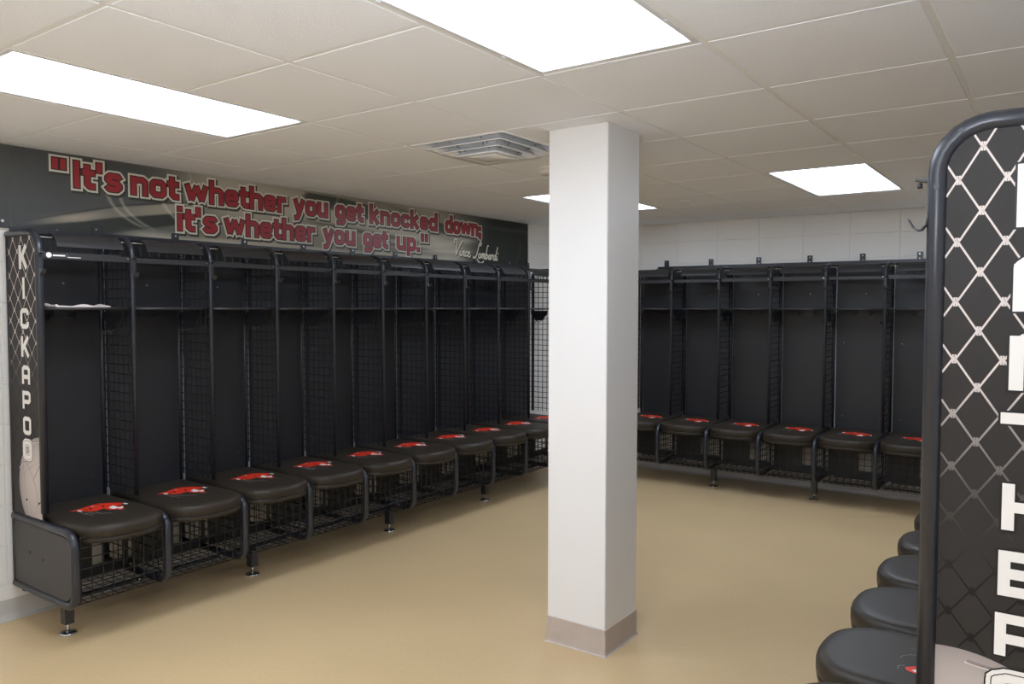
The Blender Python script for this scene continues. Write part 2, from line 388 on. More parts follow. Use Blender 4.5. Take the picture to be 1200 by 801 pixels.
# basket wires: verticals down the front, round the bottom, back along the floor
bw = [(.648, .53), (.648, .25)] + [(.648 - .055 + .055 * math.cos(a), .235 - .045 * math.sin(a)) for a in (PI * .17, PI * .33, PI * .5)] + [(.26, .190)]
b = MB()
for k in range(9): b.tube([(x, .024 + (P - .048) * k / 8, z) for x, z in bw], .0026, 'wire', 4)
for z in (.27, .32, .37, .42, .47, .52): b.tube([(.652, .0215, z), (.652, P, z)], .0024, 'wire', 4)
for x in (.29, .34, .39, .44, .49, .54, .59): b.tube([(x, .0215, .186), (x, P, .186)], .0024, 'wire', 4)
md['basket'] = b.mesh('basket_wires')
b = MB()
b.box((.405, .0215, .160), (.430, P, .172), 'wire'); md['rail'] = b.mesh('front_rail')
b = MB(); b.box((.02, .0215, .14), (.05, P, .165), 'wire'); md['rrail'] = b.mesh('rear_rail')
b = MB(); b.box((.50, .0215, .470), (.53, P, .484), 'wire'); md['srail'] = b.mesh('seat_support')
b = MB(); b.tube([(.652, .30, .25), (.657, .30, .25)], .0035, 'chrome', 8); md['clip'] = b.mesh('clip')
# seat cushion
def seat_outline(q, n=13):
    y0_, y1_ = .0215 + q, P - .004 - q; yc = (y0_ + y1_) / 2; hw = (y1_ - y0_) / 2; xb = .045 + q; xm = .545; xf = .738 - q
    pts = [(xb, y1_), (xb, y0_)]
    for k in range(n * 2 + 1):
        a = -PI / 2 + PI * k / (2 * n); ca, sa = math.cos(a), math.sin(a); e_ = 2 / 2.5
        pts.append((xm + (xf - xm) * (abs(ca) ** e_), yc + hw * (1 if sa > 0 else -1) * (abs(sa) ** e_)))
    return pts
b = MB(); prof = [(.012, .487), (.004, .490), (.002, .503), (.003, .509), (.007, .511), (.003, .513), (.0, .516), (.0, .545), (.003, .557), (.009, .565), (.018, .5695), (.032, .5723), (.06, .573)]
b.loft([[(x, y, z) for x, y in seat_outline(q)] for q, z in prof], 'vinyl', mats=['vinyl'] * 3 + ['seam'] * 2 + ['vinyl'] * 7)
md['seat'] = b.mesh('seat_cushion')
# emblem printed on the cushion
E = MB(); zt = .5734
def pg(pts, mt, dz): pts = [(.38 + (x - .48) * 1.06, .275 + (y - .235) * 1.1) for x, y in pts]; E.loft([[(x, y, zt - .0006) for x, y in pts], [(x, y, zt + dz) for x, y in pts]], mt, smooth=False)
RED = [(.427, .1), (.413, .161), (.387, .216), (.383, .256), (.40, .272), (.42, .298), (.466, .327), (.489, .312), (.505, .292), (.53, .297), (.576, .28), (.584, .261), (.541, .224), (.499, .22), (.515, .174), (.483, .14), (.447, .125)]
def ctr(pts, g):
    cx_ = sum(p[0] for p in pts) / len(pts); cy_ = sum(p[1] for p in pts) / len(pts); return [(cx_ + (x - cx_) * (1 + g / .08), cy_ + (y - cy_) * (1 + g / .1)) for x, y in pts]
pg(ctr(RED, .005), 'blk', .0001); pg(RED, 'red', .0004)
for q in ([(.504, .238), (.479, .272), (.534, .27), (.527, .297), (.567, .273), (.54, .241)], [(.466, .327), (.501, .335), (.506, .324), (.485, .32)], [(.434, .131), (.457, .144), (.474, .128), (.456, .123)], [(.415, .2), (.425, .206), (.42, .214), (.412, .208)]): pg(q, 'white', .0007)
for q in ([(.43, .184), (.463, .187), (.475, .173), (.459, .174)], [(.437, .242), (.462, .243), (.477, .229), (.463, .229)], [(.496, .289), (.512, .296), (.531, .285), (.519, .28)], [(.455, .15), (.462, .168), (.468, .166), (.464, .15)], [(.40, .23), (.41, .25), (.414, .24), (.406, .228)], [(.545, .25), (.55, .262), (.558, .256)]): pg(q, 'blk', .0009)
def stroke2(m, pts, w_, z0, z1, mt, taper=True):
    n = len(pts); pts = [(.38 + (x - .48) * 1.06, .275 + (y - .235) * 1.1) for x, y in pts]
    for i in range(n - 1):
        a = Vector(pts[i]); c = Vector(pts[i + 1]); t_ = (c - a).normalized(); nn = Vector((-t_.y, t_.x))
        w0 = w_ * (1 - .5 * i / n if taper else 1); w1 = w_ * (1 - .5 * (i + 1) / n if taper else 1)
        q = [a - nn * w0, c + t_ * w1 * .5 - nn * w1, c + t_ * w1 * .5 + nn * w1, a + nn * w0]
        m.loft([[(p.x, p.y, z0) for p in q], [(p.x, p.y, z1) for p in q]], mt, smooth=False)
for k_ in ([(.461, .139), (.485, .124), (.515, .118), (.55, .118)], [(.501, .14), (.529, .128), (.56, .124), (.592, .13)], [(.523, .176), (.556, .166), (.580, .170), (.60, .19), (.606, .21)], [(.504, .15), (.54, .143), (.563, .152)], [(.585, .25), (.60, .262), (.598, .28)]):
    stroke2(E, k_, .0022, zt - .0004, zt + .0004, 'grey')
md['emblem'] = E.mesh('emblem')
# feet
b = MB(); b.box((.402, -.022, .052), (.448, .022, .155), 'black'); md['leg'] = b.mesh('leg')
b = MB(); b.tube([(.425, 0, .012), (.425, 0, .055)], .008, 'chrome', 10)
n = 20
b.loft([[(.425 + r * math.cos(2 * PI * j / n), r * math.sin(2 * PI * j / n), z) for j in range(n)] for r, z in ((.040, .0005), (.042, .004), (.038, .009), (.012, .014))], 'chrome'); md['pad'] = b.mesh('foot_pad')

ORD = ['first', 'second', 'third', 'fourth', 'fifth', 'sixth', 'seventh', 'eighth', 'ninth', 'tenth']
def locker(loc, rz, label, group, legs=(), start=False, far=True):
    t = thing('locker', label, 'locker', loc, rz, group)
    obj('back_panel', md['back'], t); obj('lower_back_panel', md['lback'], t)
    if far:
        d = obj('divider', md['divider'], t); obj('wire_grid', md['grid'], d, kind='stuff')
        f = obj('bench_frame', md['bench_frame'], t); obj('wire_grid', md['lgrid'], f, kind='stuff')
    if start:
        d = obj('divider', md['divider'], t, (0, -P, 0)); obj('wire_grid', md['grid'], d, kind='stuff')
        f = obj('bench_frame', md['bench_frame'], t, (0, -P, 0)); obj('wire_grid', md['lgrid'], f, kind='stuff')
        obj('coat_hook', md['coathook'], t, (0, -P, 0))
    obj('header_bar', md['header'], t); obj('name_plate', md['plate'], t); obj('top_wires', md['topw'], t, kind='stuff')
    s = obj('shelf', md['shelf'], t)
    if far:
        h = obj('hook_plate', md['hookplate'], t); obj('wire_hook', md['wirehook'], h); obj('coat_hook', md['coathook'], t)
    obj('back_hook', md['backhook'], t)
    obj('basket_wires', md['basket'], t, kind='stuff'); obj('front_rail', md['rail'], t); obj('rear_rail', md['rrail'], t); obj('seat_support', md['srail'], t); obj('clip', md['clip'], t)
    c = obj('seat_cushion', md['seat'], t); obj('emblem', md['emblem'], c, label='red and white emblem printed on black vinyl')
    for y in legs: l = obj('leg', md['leg'], t, (0, y, 0)); obj('foot_pad', md['pad'], l, label='round shiny metal foot')
    return t
# left run: ten lockers
FL = {0: [.06], 2: [1.137 - .0168 - 2 * PL], 4: [.436], 7: [3.385 - 7 * PL]}
LK = []
for k in range(10):
    lb = f'{ORD[k]} black wire locker along the left wall, counted from the lettered end panel'
    if k == 0: lb = 'black wire locker with towel on its shelf, first beside the left lettered end panel'
    if k == 9: lb = 'last black wire locker of the left wall, in the corner beside the column edge'
    LK.append(locker(OL + sL * PL * k, rzL, lb, 'lockers along the left wall', FL.get(k, ())))
# back run: six
for k in range(6):
    lb = f'{ORD[k]} black wire locker along the back wall, counted from the column rightwards'
    if k == 5: lb = 'black wire locker of the back wall nearest the right lettered end panel'
    locker(OB + sB * PB * k, rzB, lb, 'lockers along the back wall', {1: [P - .005], 3: [.407]}.get(k, ()), start=(k == 0))
# right run: Y of the unit points back towards the camera
for k in range(8):
    lb = f'{"" if k == 1 else ORD[k - 1] + " "}nearest black locker seat showing left of the big right end panel'
    if k == 0: lb = 'black locker right behind the big right end panel, next to the camera'
    if k == 7: lb = 'farthest black locker of the right wall, in the corner behind the end panel'
    locker((OR.x, OR.y + .021 + PR * (k + 1), 0), rzR, lb, 'lockers along the right wall', [P - .06] if k % 2 == 0 else (), start=(k == 7), far=(k > 0))

# sticker on the first header bar
b = MB(); b.cyl((0, 0), .013, 0, .0012, 'letter', 16); b.box((.018, -.004, 0), (.075, .003, .0012), 'letter'); b.box((.082, -.010, 0), (.084, .010, .0012), 'grey'); b.box((.088, -.009, 0), (.15, -.006, .0012), 'letter')
o = obj('maker_sticker', b, LK[0], label='small white maker sticker on header bar')
o.matrix_local = Matrix(((0, 0, 1, .3522), (1, 0, 0, .045), (0, 1, 0, 1.850), (0, 0, 0, 1)))
# towel on the first shelf
t = thing('towel', 'folded white towel lying on the shelf of the first left locker', 'towel', OL + Vector((0, 0, SHZ + .0035)), rzL)
b = MB(); NX, NY = 10, 26
for i in range(NX + 1):
    for j in range(NY + 1):
        u, v = i / NX, j / NY; hgt = .010 + .006 * math.sin(v * 11 + u * 2) * math.sin(v * 3) + .004 * math.sin(u * 7 + v * 5) + (.010 if v > .93 or v < .06 else 0) * (1 - u * .3)
        if i in (0, NX) or j in (0, NY): hgt = hgt * .6
        b.v.append((.16 + .16 * u + .006 * math.sin(v * 9), .085 + .27 * v, max(.004, hgt)))
for i in range(NX):
    for j in range(NY):
        a = i * (NY + 1) + j; b.face([a, a + NY + 1, a + NY + 2, a + 1], 'cloth', True)
nb = len(b.v); b.v += [(x, y, 0.0) for x, y, z in b.v[:nb]]
edge = [j for j in range(NY + 1)] + [i * (NY + 1) + NY for i in range(1, NX + 1)] + [NX * (NY + 1) + j for j in range(NY - 1, -1, -1)] + [i * (NY + 1) for i in range(NX - 1, 0, -1)]
for k in range(len(edge)): a, c = edge[k], edge[(k + 1) % len(edge)]; b.face([a, c, c + nb, a + nb], 'cloth', True)
b.face([e_ + nb for e_ in edge], 'cloth')
obj('folded_cloth', b, t)

# ---------------------------------------------------------------- top mounting rails with wall tabs
def rail(label, origin, rz, s0, s1, tabs, ztab):
    t = thing('mounting_rail', label, 'rail', origin, rz, 'wall rails above the lockers')
    m = MB(); m.box((.001, s0, 1.9775), (.012, s1, 2.004), 'black'); m.box((.001, s0, 1.9775), (.045, s1, 1.983), 'black'); obj('angle_bar', m, t)
    for s in tabs:
        m = MB(); m.box((.012, s - .022, ztab - .05), (.016, s + .022, ztab + .017), 'black'); br = obj('bracket', m, t)
        for zz, rr_ in ((ztab, .0055), (ztab - .038, .0045)): m = MB(); m.tube([(.016, s, zz), (.019, s, zz)], rr_, 'chrome', 8); obj('screw', m, br, label='shiny screw')
rail('long black mounting rail under the quote banner on the left wall', OL, rzL, .01, 4.63, [.44, .906, 1.385, 1.86, 2.318, 2.767, 3.24, 3.78, 4.29, 4.6], 2.022)
rail('black mounting rail with screwed tabs against the white back wall', OB, rzB, .16, 2.76, [.254, .703, 1.154, 1.604, 2.036, 2.471], 2.045)

# ================================================================ LETTERING
# strokes on a grid: x-height 5, ascender 7, stroke 1.5
G = {
 '"': (3.6, [[(.75, 7), (.75, 4.2)], [(2.65, 7), (2.65, 4.2)]]), "'": (1.9, [[(.75, 7.2), (.75, 4.6)]]),
 'I': (1.9, [[(.8, 0), (.8, 7)]]), 'i': (1.8, [[(.75, 0), (.75, 4.9)], [(.75, 5.7), (.75, 7)]]),
 't': (3.0, [[(1.15, 6.3), (1.15, 1.3), (1.7, .75), (2.8, .75)], [(0, 4.3), (2.8, 4.3)]]),
 's': (3.9, [[(3.5, 3.5), (3.1, 4.25), (1.3, 4.25), (.75, 3.7), (.75, 3.2), (1.3, 2.65), (2.9, 2.3), (3.35, 1.8), (3.35, 1.3), (2.8, .75), (1.1, .75), (.55, 1.5)]]),
 'n': (4.5, [[(.75, 0), (.75, 5)], [(.75, 4.2), (2.9, 4.25), (3.5, 3.7), (3.5, 0)]]),
 'o': (4.4, [[(1.2, .75), (2.9, .75), (3.45, 1.3), (3.45, 3.7), (2.9, 4.25), (1.2, 4.25), (.75, 3.7), (.75, 1.3), (1.2, .75)]]),
 'w': (6.4, [[(.45, 5), (1.6, .6)], [(1.6, .6), (3.0, 4.6)], [(3.0, 4.6), (4.4, .6)], [(4.4, .6), (5.55, 5)]]),
 'h': (4.5, [[(.75, 0), (.75, 7)], [(.75, 4.2), (2.9, 4.25), (3.5, 3.7), (3.5, 0)]]),
 'e': (4.3, [[(3.5, 1.5), (3.0, .75), (1.2, .75), (.75, 1.3), (.75, 3.7), (1.2, 4.25), (2.9, 4.25), (3.4, 3.7), (3.4, 2.6), (.75, 2.4)]]),
 'r': (3.3, [[(.75, 0), (.75, 5)], [(.75, 4.1), (2.9, 4.25)]]),
 'y': (4.3, [[(.55, 5), (1.9, .9)], [(3.5, 5), (2.0, .4), (1.4, -1.0), (.3, -1.2)]]),
 'u': (4.5, [[(.75, 5), (.75, 1.3), (1.3, .75), (3.5, .8)], [(3.5, 5), (3.5, 0)]]),
 'g': (4.4, [[(3.45, 1.0), (1.2, 1.0), (.75, 1.5), (.75, 3.7), (1.2, 4.25), (2.9, 4.25), (3.45, 3.7), (3.45, -.5), (3.0, -1.1), (.7, -1.1)]]),
 'k': (4.4, [[(.75, 0), (.75, 7)], [(.9, 2.4), (3.5, 4.9)], [(1.6, 2.9), (3.5, .1)]]),
 'c': (4.1, [[(3.4, 3.4), (2.9, 4.25), (1.2, 4.25), (.75, 3.7), (.75, 1.3), (1.2, .75), (2.9, .75), (3.4, 1.6)]]),
 'd': (4.5, [[(3.5, 0), (3.5, 7)], [(3.5, .8), (1.3, .75), (.75, 1.3), (.75, 3.7), (1.3, 4.25), (3.5, 4.2)]]),
 'p': (4.5, [[(.75, -1.8), (.75, 5)], [(.75, .8), (2.9, .75), (3.5, 1.3), (3.5, 3.7), (2.9, 4.25), (.75, 4.2)]]),
 '.': (1.9, [[(.75, 0), (.75, 1.4)]]), ';': (2.0, [[(.75, 2.6), (.75, 4.0)], [(.85, 1.4), (.85, 0), (.5, -1.0)]]),
}
cnt = [0]
def flat_strokes(m, polys, w_, mt, x, th=.0004, sgn=1):
    """polys in (s, z); thick flat strokes lying in the plane x, with squared joints"""
    def quad(q):
        cnt[0] += 1; e_ = (cnt[0] % 13) * 2.6e-5
        m.loft([[(x + e_, a, c) for a, c in q], [(x + (th + e_) * sgn, a, c) for a, c in q]], mt, smooth=False)
    for pl in polys:
        n = len(pl)
        for i in range(n - 1):
            a = Vector(pl[i]); c = Vector(pl[i + 1]); L_ = (c - a).length
            if L_ < 1e-6: continue
            t_ = (c - a) / L_; nn = Vector((-t_.y, t_.x)) * w_
            quad([a - nn, c - nn, c + nn, a + nn])
        for i in range(n):
            inner = 0 < i < n - 1 or pl[0] == pl[-1]
            if inner:
                k = 8; c = Vector(pl[i]); quad([(c.x + w_ * 1.04 * math.cos(2 * PI * (j + .5) / k), c.y + w_ * 1.04 * math.sin(2 * PI * (j + .5) / k)) for j in range(k)])
def extend(pl, e):
    pl = [Vector(p) for p in pl]
    if (pl[0] - pl[-1]).length < 1e-6: return [tuple(p) for p in pl]
    a = (pl[0] - pl[1]).normalized() * e; c = (pl[-1] - pl[-2]).normalized() * e
    pl[0] = pl[0] + a; pl[-1] = pl[-1] + c; return [tuple(p) for p in pl]

# ================================================================ QUOTE BANNER
ban = thing('wall_banner', 'long printed quote banner high on the left wall above the lockers', 'banner', OL, rzL)
ZB0, ZB1 = 1.985, H - .004
def sm(a, b_, x): t_ = min(1, max(0, (x - a) / (b_ - a))); return t_ * t_ * (3 - 2 * t_)
def mix(a, b_, t_): return tuple(a[i] * (1 - t_) + b_[i] * t_ for i in range(3))
def ip(x, tab):
    if x <= tab[0][0]: return tab[0][1]
    for (a, u), (b_, v) in zip(tab, tab[1:]):
        if x <= b_: return u + (v - u) * (x - a) / (b_ - a)
    return tab[-1][1]
def g(x, w_): return math.exp(-(x / w_) ** 2)
def ban_col(s, z):
    v = (z - ZB0) / (ZB1 - ZB0)
    hair = ip(s, [(-.9, -.6), (0, .08), (.2, .2), (.57, .42), (.95, .56), (1.3, .62)])
    dtop = ip(s, [(-.9, -.5), (0, .04), (.38, .18), (.54, .26), (.95, .41), (1.1, .44)])
    dbot = ip(s, [(0, -.2), (.38, -.02), (.61, .09), (.95, .25), (1.1, .33)])
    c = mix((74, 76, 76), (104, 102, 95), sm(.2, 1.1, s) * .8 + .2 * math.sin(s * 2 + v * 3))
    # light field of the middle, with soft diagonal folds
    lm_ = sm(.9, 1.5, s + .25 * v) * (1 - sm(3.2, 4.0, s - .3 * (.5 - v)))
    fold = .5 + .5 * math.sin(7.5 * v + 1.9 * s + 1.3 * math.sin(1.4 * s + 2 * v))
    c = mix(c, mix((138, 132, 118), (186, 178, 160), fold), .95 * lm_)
    if s < 1.05:      # left: bright band between the hairline and the dark swoosh
        band = sm(dtop - .004, dtop + .012, v) * (1 - sm(hair - .03, hair + .01, v)) * sm(.02, .5, s)
        c = mix(c, (168, 158, 140), .85 * band * (.75 + .25 * math.sin(9 * s)))
        c = mix(c, (52, 50, 47), .75 * g(v - hair, .011) * sm(0, .25, s))
        c = mix(c, (190, 172, 148), .6 * g(s - .33, .14) * g(v - dtop - .05, .05))
        c = mix(c, (56, 58, 54), .95 * (1 - sm(dtop - .012, dtop + .004, v)) * sm(dbot - .01, dbot + .02, v) * sm(-.1, .25, s))
        c = mix(c, (58, 60, 58), .5 * (1 - sm(.0, .4, v)) * (1 - sm(-.1, .1, s)))
    c = mix(c, (188, 180, 162), .8 * (1 - sm(.07, .17, v)) * sm(.5, .8, s) * (1 - sm(3.3, 3.8, s)))
    c = mix(c, (120, 116, 104), .6 * g(v - .13 - .03 * math.sin(5 * s), .03) * sm(.6, 1, s) * (1 - sm(3.0, 3.4, s)))
    # dark lobe at the top with a rounded left end, trailing down to the right
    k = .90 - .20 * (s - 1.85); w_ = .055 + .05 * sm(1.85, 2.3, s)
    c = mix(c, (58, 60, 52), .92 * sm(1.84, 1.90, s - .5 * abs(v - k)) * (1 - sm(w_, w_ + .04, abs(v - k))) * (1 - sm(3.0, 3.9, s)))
    for a, sl, w_, s0_, s1_ in ((.52, -.13, .035, 1.7, 3.3), (.30, -.10, .02, 2.3, 3.4), (.98, -.35, .03, 2.6, 3.9), (.72, -.30, .03, 3.0, 4.0)):
        c = mix(c, (62, 62, 54), .75 * g(v - a - sl * (s - s0_), w_) * sm(s0_, s0_ + .5, s) * (1 - sm(s1_ - .5, s1_, s)))
    # pale beams fanning out beside the last word
    for a, sl, w_ in ((.30, .32, .05), (.20, .10, .03), (.52, -.08, .05)):
        c = mix(c, (190, 182, 166), .7 * g(v - a - sl * (s - 3.2), w_) * sm(3.0, 3.3, s) * (1 - sm(3.6, 4.0, s)))
    c = mix(c, (46, 50, 46), sm(3.75 - .45 * (1 - v) * .6, 4.12 - .2 * (1 - v), s))
    c = mix(c, (92, 96, 90), .5 * sm(3.9, 4.1, s) * g(v - .80, .04)); c = mix(c, (84, 86, 80), .5 * g(s - 4.38 - .1 * math.sin(3 * v), .012) * (1 - sm(.5, .7, v)))
    # thin curved light rings
    for (s0_, r_, cv_, q) in ((.93, .42, .62, 1), (1.0, .42, .60, 1), (1.20, .38, .66, 1), (1.26, .42, .62, .6), (2.0, .55, .98, .5), (1.6, .6, 1.1, .5)):
        dd = math.hypot(s - s0_, (v - cv_) * .8) - r_
        on = sm(.12, .2, v) * (1 - sm(.55, .7, v)) * (s < s0_) if cv_ < .8 else sm(.6, .8, v)
        c = mix(c, (206, 198, 180), .55 * q * g(dd, .009) * on)
    return lin(c)
def vgrid(m, x, s0, s1, z0, z1, nx, nz, colf, keep=None):
    base = len(m.v)
    for i in range(nx + 1):
        for j in range(nz + 1):
            s = s0 + (s1 - s0) * i / nx; z = z0 + (z1 - z0) * j / nz
            m.v.append((x, s, z)); m.c.append(colf(s, z))
    for i in range(nx):
        for j in range(nz):
            a = base + i * (nz + 1) + j; m.face([a, a + nz + 1, a + nz + 2, a + 1], 'print')
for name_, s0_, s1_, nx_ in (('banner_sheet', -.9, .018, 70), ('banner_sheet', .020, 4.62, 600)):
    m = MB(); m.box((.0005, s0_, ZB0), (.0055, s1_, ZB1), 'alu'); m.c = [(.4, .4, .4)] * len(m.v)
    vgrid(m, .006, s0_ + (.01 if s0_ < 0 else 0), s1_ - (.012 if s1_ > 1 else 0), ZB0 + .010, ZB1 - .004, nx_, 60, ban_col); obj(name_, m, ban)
def slope(s): return -.0      # printed text follows the sheet
W1 = [('"', .213, .302), ("It's", .318, .595), ('not', .632, .945), ('whether', .972, 1.733), ('you', 1.777, 2.101), ('get', 2.149, 2.442), ('knocked', 2.486, 3.287), ('down;', 3.364, 3.885)]
W2 = [("it's", .914, 1.195), ('whether', 1.237, 1.982), ('you', 2.036, 2.362), ('get', 2.422, 2.70), ('up."', 2.777, 3.165)]
def print_text(W, base, xh):
    unit = xh / 5; glyphs = []
    for wd, a, b_ in W:
        a += .009; b_ -= .012
        tot = sum(G[ch][0] for ch in wd) - .35; k = (b_ - a) / tot; x = 0; bz = base(a)
        for ch in wd:
            adv, pls = G[ch]
            glyphs.append([[(a + (x + px_) * k, bz + pz * unit) for px_, pz in pl] for pl in pls]); x += adv
    for name_, grow, mt, x, off in (('letter_shadow', .020, 'bshade', .0062, (.008, -.010)), ('letter_outline', .0165, 'bcream', .0068, (0, 0))):
        m = MB()
        for g_ in glyphs:
            for P_ in g_: flat_strokes(m, [[(a + off[0], c + off[1]) for a, c in extend(P_, grow)]], .72 * unit + grow, mt, x)
        obj(name_, m, ban, kind='stuff')
    for g_ in glyphs:
        m = MB()
        for P_ in g_: flat_strokes(m, [extend(P_, .006)], .72 * unit + .006, 'bdark', .0074)
        for P_ in g_: flat_strokes(m, [P_], .72 * unit, 'bred', .0080)
        obj('letter', m, ban)
# base lines fall slightly to the right, as printed
print_text(W1, lambda s: 2.240, .103)
print_text(W2, lambda s: 2.058, .103)
# script signature
def smooth_path(p, n=5):
    out = []
    for i in range(len(p) - 1):
        p0 = Vector(p[max(i - 1, 0)]); p1 = Vector(p[i]); p2 = Vector(p[i + 1]); p3 = Vector(p[min(i + 2, len(p) - 1)])
        for k in range(n):
            t_ = k / n
            out.append(tuple(.5 * ((2 * p1) + (p2 - p0) * t_ + (2 * p0 - 5 * p1 + 4 * p2 - p3) * t_ ** 2 + (3 * p1 - p0 - 3 * p2 + p3) * t_ ** 3)))
    out.append(tuple(p[-1])); return out
SIG = [  # (x, y) units: x-height 1
 [(.2, 2.5), (-.1, 2.9), (.3, 3.3), (.7, 2.9), (.8, 1.5), (1.0, .1)], [(1.0, .1), (1.5, 1.6), (2.1, 2.8), (2.5, 3.1)],      # V
 [(2.0, .9), (2.15, .2), (2.45, .1), (2.7, .5)], [(2.35, 1.5), (2.4, 1.6)],
 [(2.7, .1), (2.85, 1.0), (3.2, 1.1), (3.2, .2), (3.5, .15)], [(4.2, .9), (3.8, 1.05), (3.6, .5), (3.85, .1), (4.3, .35)], [(4.4, .55), (4.9, .8), (4.75, 1.1), (4.45, .9), (4.5, .2), (4.9, .05), (5.3, .4)],
 [(7.75, 2.6), (8.0, 3.1), (7.75, 3.35), (7.35, 2.8), (7.1, 1.0), (6.7, .1), (6.15, .15), (6.5, -.3), (7.3, -.15), (8.0, -.75), (8.9, -.9), (9.5, -.4)],   # L
 [(8.1, 1.0), (7.7, .8), (7.8, .15), (8.2, .15), (8.4, .8), (8.1, 1.0)], [(8.6, .1), (8.75, 1.0), (9.05, 1.0), (9.05, .1)], [(9.05, .8), (9.4, 1.1), (9.5, .9), (9.5, .1), (9.8, .3)],
 [(10.3, 2.9), (10.0, 2.6), (9.95, .3), (10.3, .1), (10.55, .6), (10.3, 1.0), (10.0, .8)], [(11.3, 1.0), (10.9, .9), (10.9, .15), (11.25, .2), (11.35, 1.0), (11.4, .1), (11.6, .2)],
 [(11.7, .1), (11.8, 1.1), (11.9, .9), (12.2, 1.1)], [(12.9, 1.0), (12.5, .9), (12.4, .2), (12.8, .1), (13.0, .8), (13.3, 2.9)], [(13.0, .8), (13.0, .1), (13.3, .2)], [(13.5, 1.0), (13.5, .1), (13.8, .3)], [(13.65, 1.5), (13.7, 1.6)]]
k = .0465
for nm_, dx_, dz_, w_, mt_, xx_ in (('script_shadow', .005, -.006, .0095, 'bdark', .0064), ('script_signature', 0, 0, .0062, 'script', .0072)):
    m = MB(); flat_strokes(m, [[(3.47 + dx_ + a * k + c * .010, 2.052 + dz_ + c * .043 - a * .0012) for a, c in smooth_path(pl)] for pl in SIG], w_, mt_, xx_); o = obj(nm_, m, ban, kind='stuff')
    if dx_ == 0: o['label'] = 'cream handwritten script signature'
for s_, z_ in ((-.02, 2.03), (.24, 1.999), (.69, 1.999), (-.6, 2.03)): m = MB(); m.tube([(.006, s_, z_), (.010, s_, z_)], .008, 'chrome', 10); obj('screw', m, ban, label='shiny screw')

# ================================================================ LETTERED END PANELS
CAP = {  # caps: height 7, stroke 1.6
 'K': [[(.8, 0), (.8, 7)], [(1.0, 2.6), (4.0, 6.9)], [(1.9, 3.8), (4.1, .1)]], 'I': [[(2.3, 0), (2.3, 7)]],
 'C': [[(4.1, 4.6), (4.1, 5.6), (3.5, 6.2), (1.4, 6.2), (.8, 5.6), (.8, 1.4), (1.4, .8), (3.5, .8), (4.1, 1.4), (4.1, 2.4)]],
 'A': [[(.8, 0), (.8, 5.4), (1.5, 6.2), (3.3, 6.2), (4.0, 5.4), (4.0, 0)], [(.8, 2.7), (4.0, 2.7)]],
 'P': [[(.8, 0), (.8, 7)], [(.8, 6.2), (3.5, 6.2), (4.1, 5.6), (4.1, 3.4), (3.5, 2.8), (.8, 2.8)]],
 'O': [[(1.4, .8), (3.4, .8), (4.0, 1.4), (4.0, 5.6), (3.4, 6.2), (1.4, 6.2), (.8, 5.6), (.8, 1.4), (1.4, .8)]],
 'N': [[(.8, 0), (.8, 7)], [(.8, 6.8), (4.0, .2)], [(4.0, 0), (4.0, 7)]], 'T': [[(0, 6.2), (4.8, 6.2)], [(2.4, 6), (2.4, 0)]],
 'H': [[(.8, 0), (.8, 7)], [(4.0, 0), (4.0, 7)], [(.8, 3.5), (4.0, 3.5)]],
 'E': [[(.8, 0), (.8, 7)], [(.8, 6.2), (4.6, 6.2)], [(.8, 3.5), (4.3, 3.5)], [(.8, .8), (4.6, .8)]],
 'R': [[(.8, 0), (.8, 7)], [(.8, 6.2), (3.5, 6.2), (4.0, 5.6), (4.0, 0)], [(.8, 2.9), (4.0, 2.9)]],
 'S': [[(4.1, 5.0), (3.5, 6.2), (1.4, 6.2), (.8, 5.6), (.8, 4.1), (1.4, 3.5), (3.4, 3.5), (4.1, 2.9), (4.1, 1.4), (3.5, .8), (.6, .8)]]}
PC = Vector((.262, 1.867))
def inside(x, z):      # outline of the printed sheet in panel coordinates
    if x < .006 or x > .343 or z < .56 or z > 1.949: return False
    if x > PC.x and z > PC.y and (Vector((x, z)) - PC).length > .083: return False
    return True
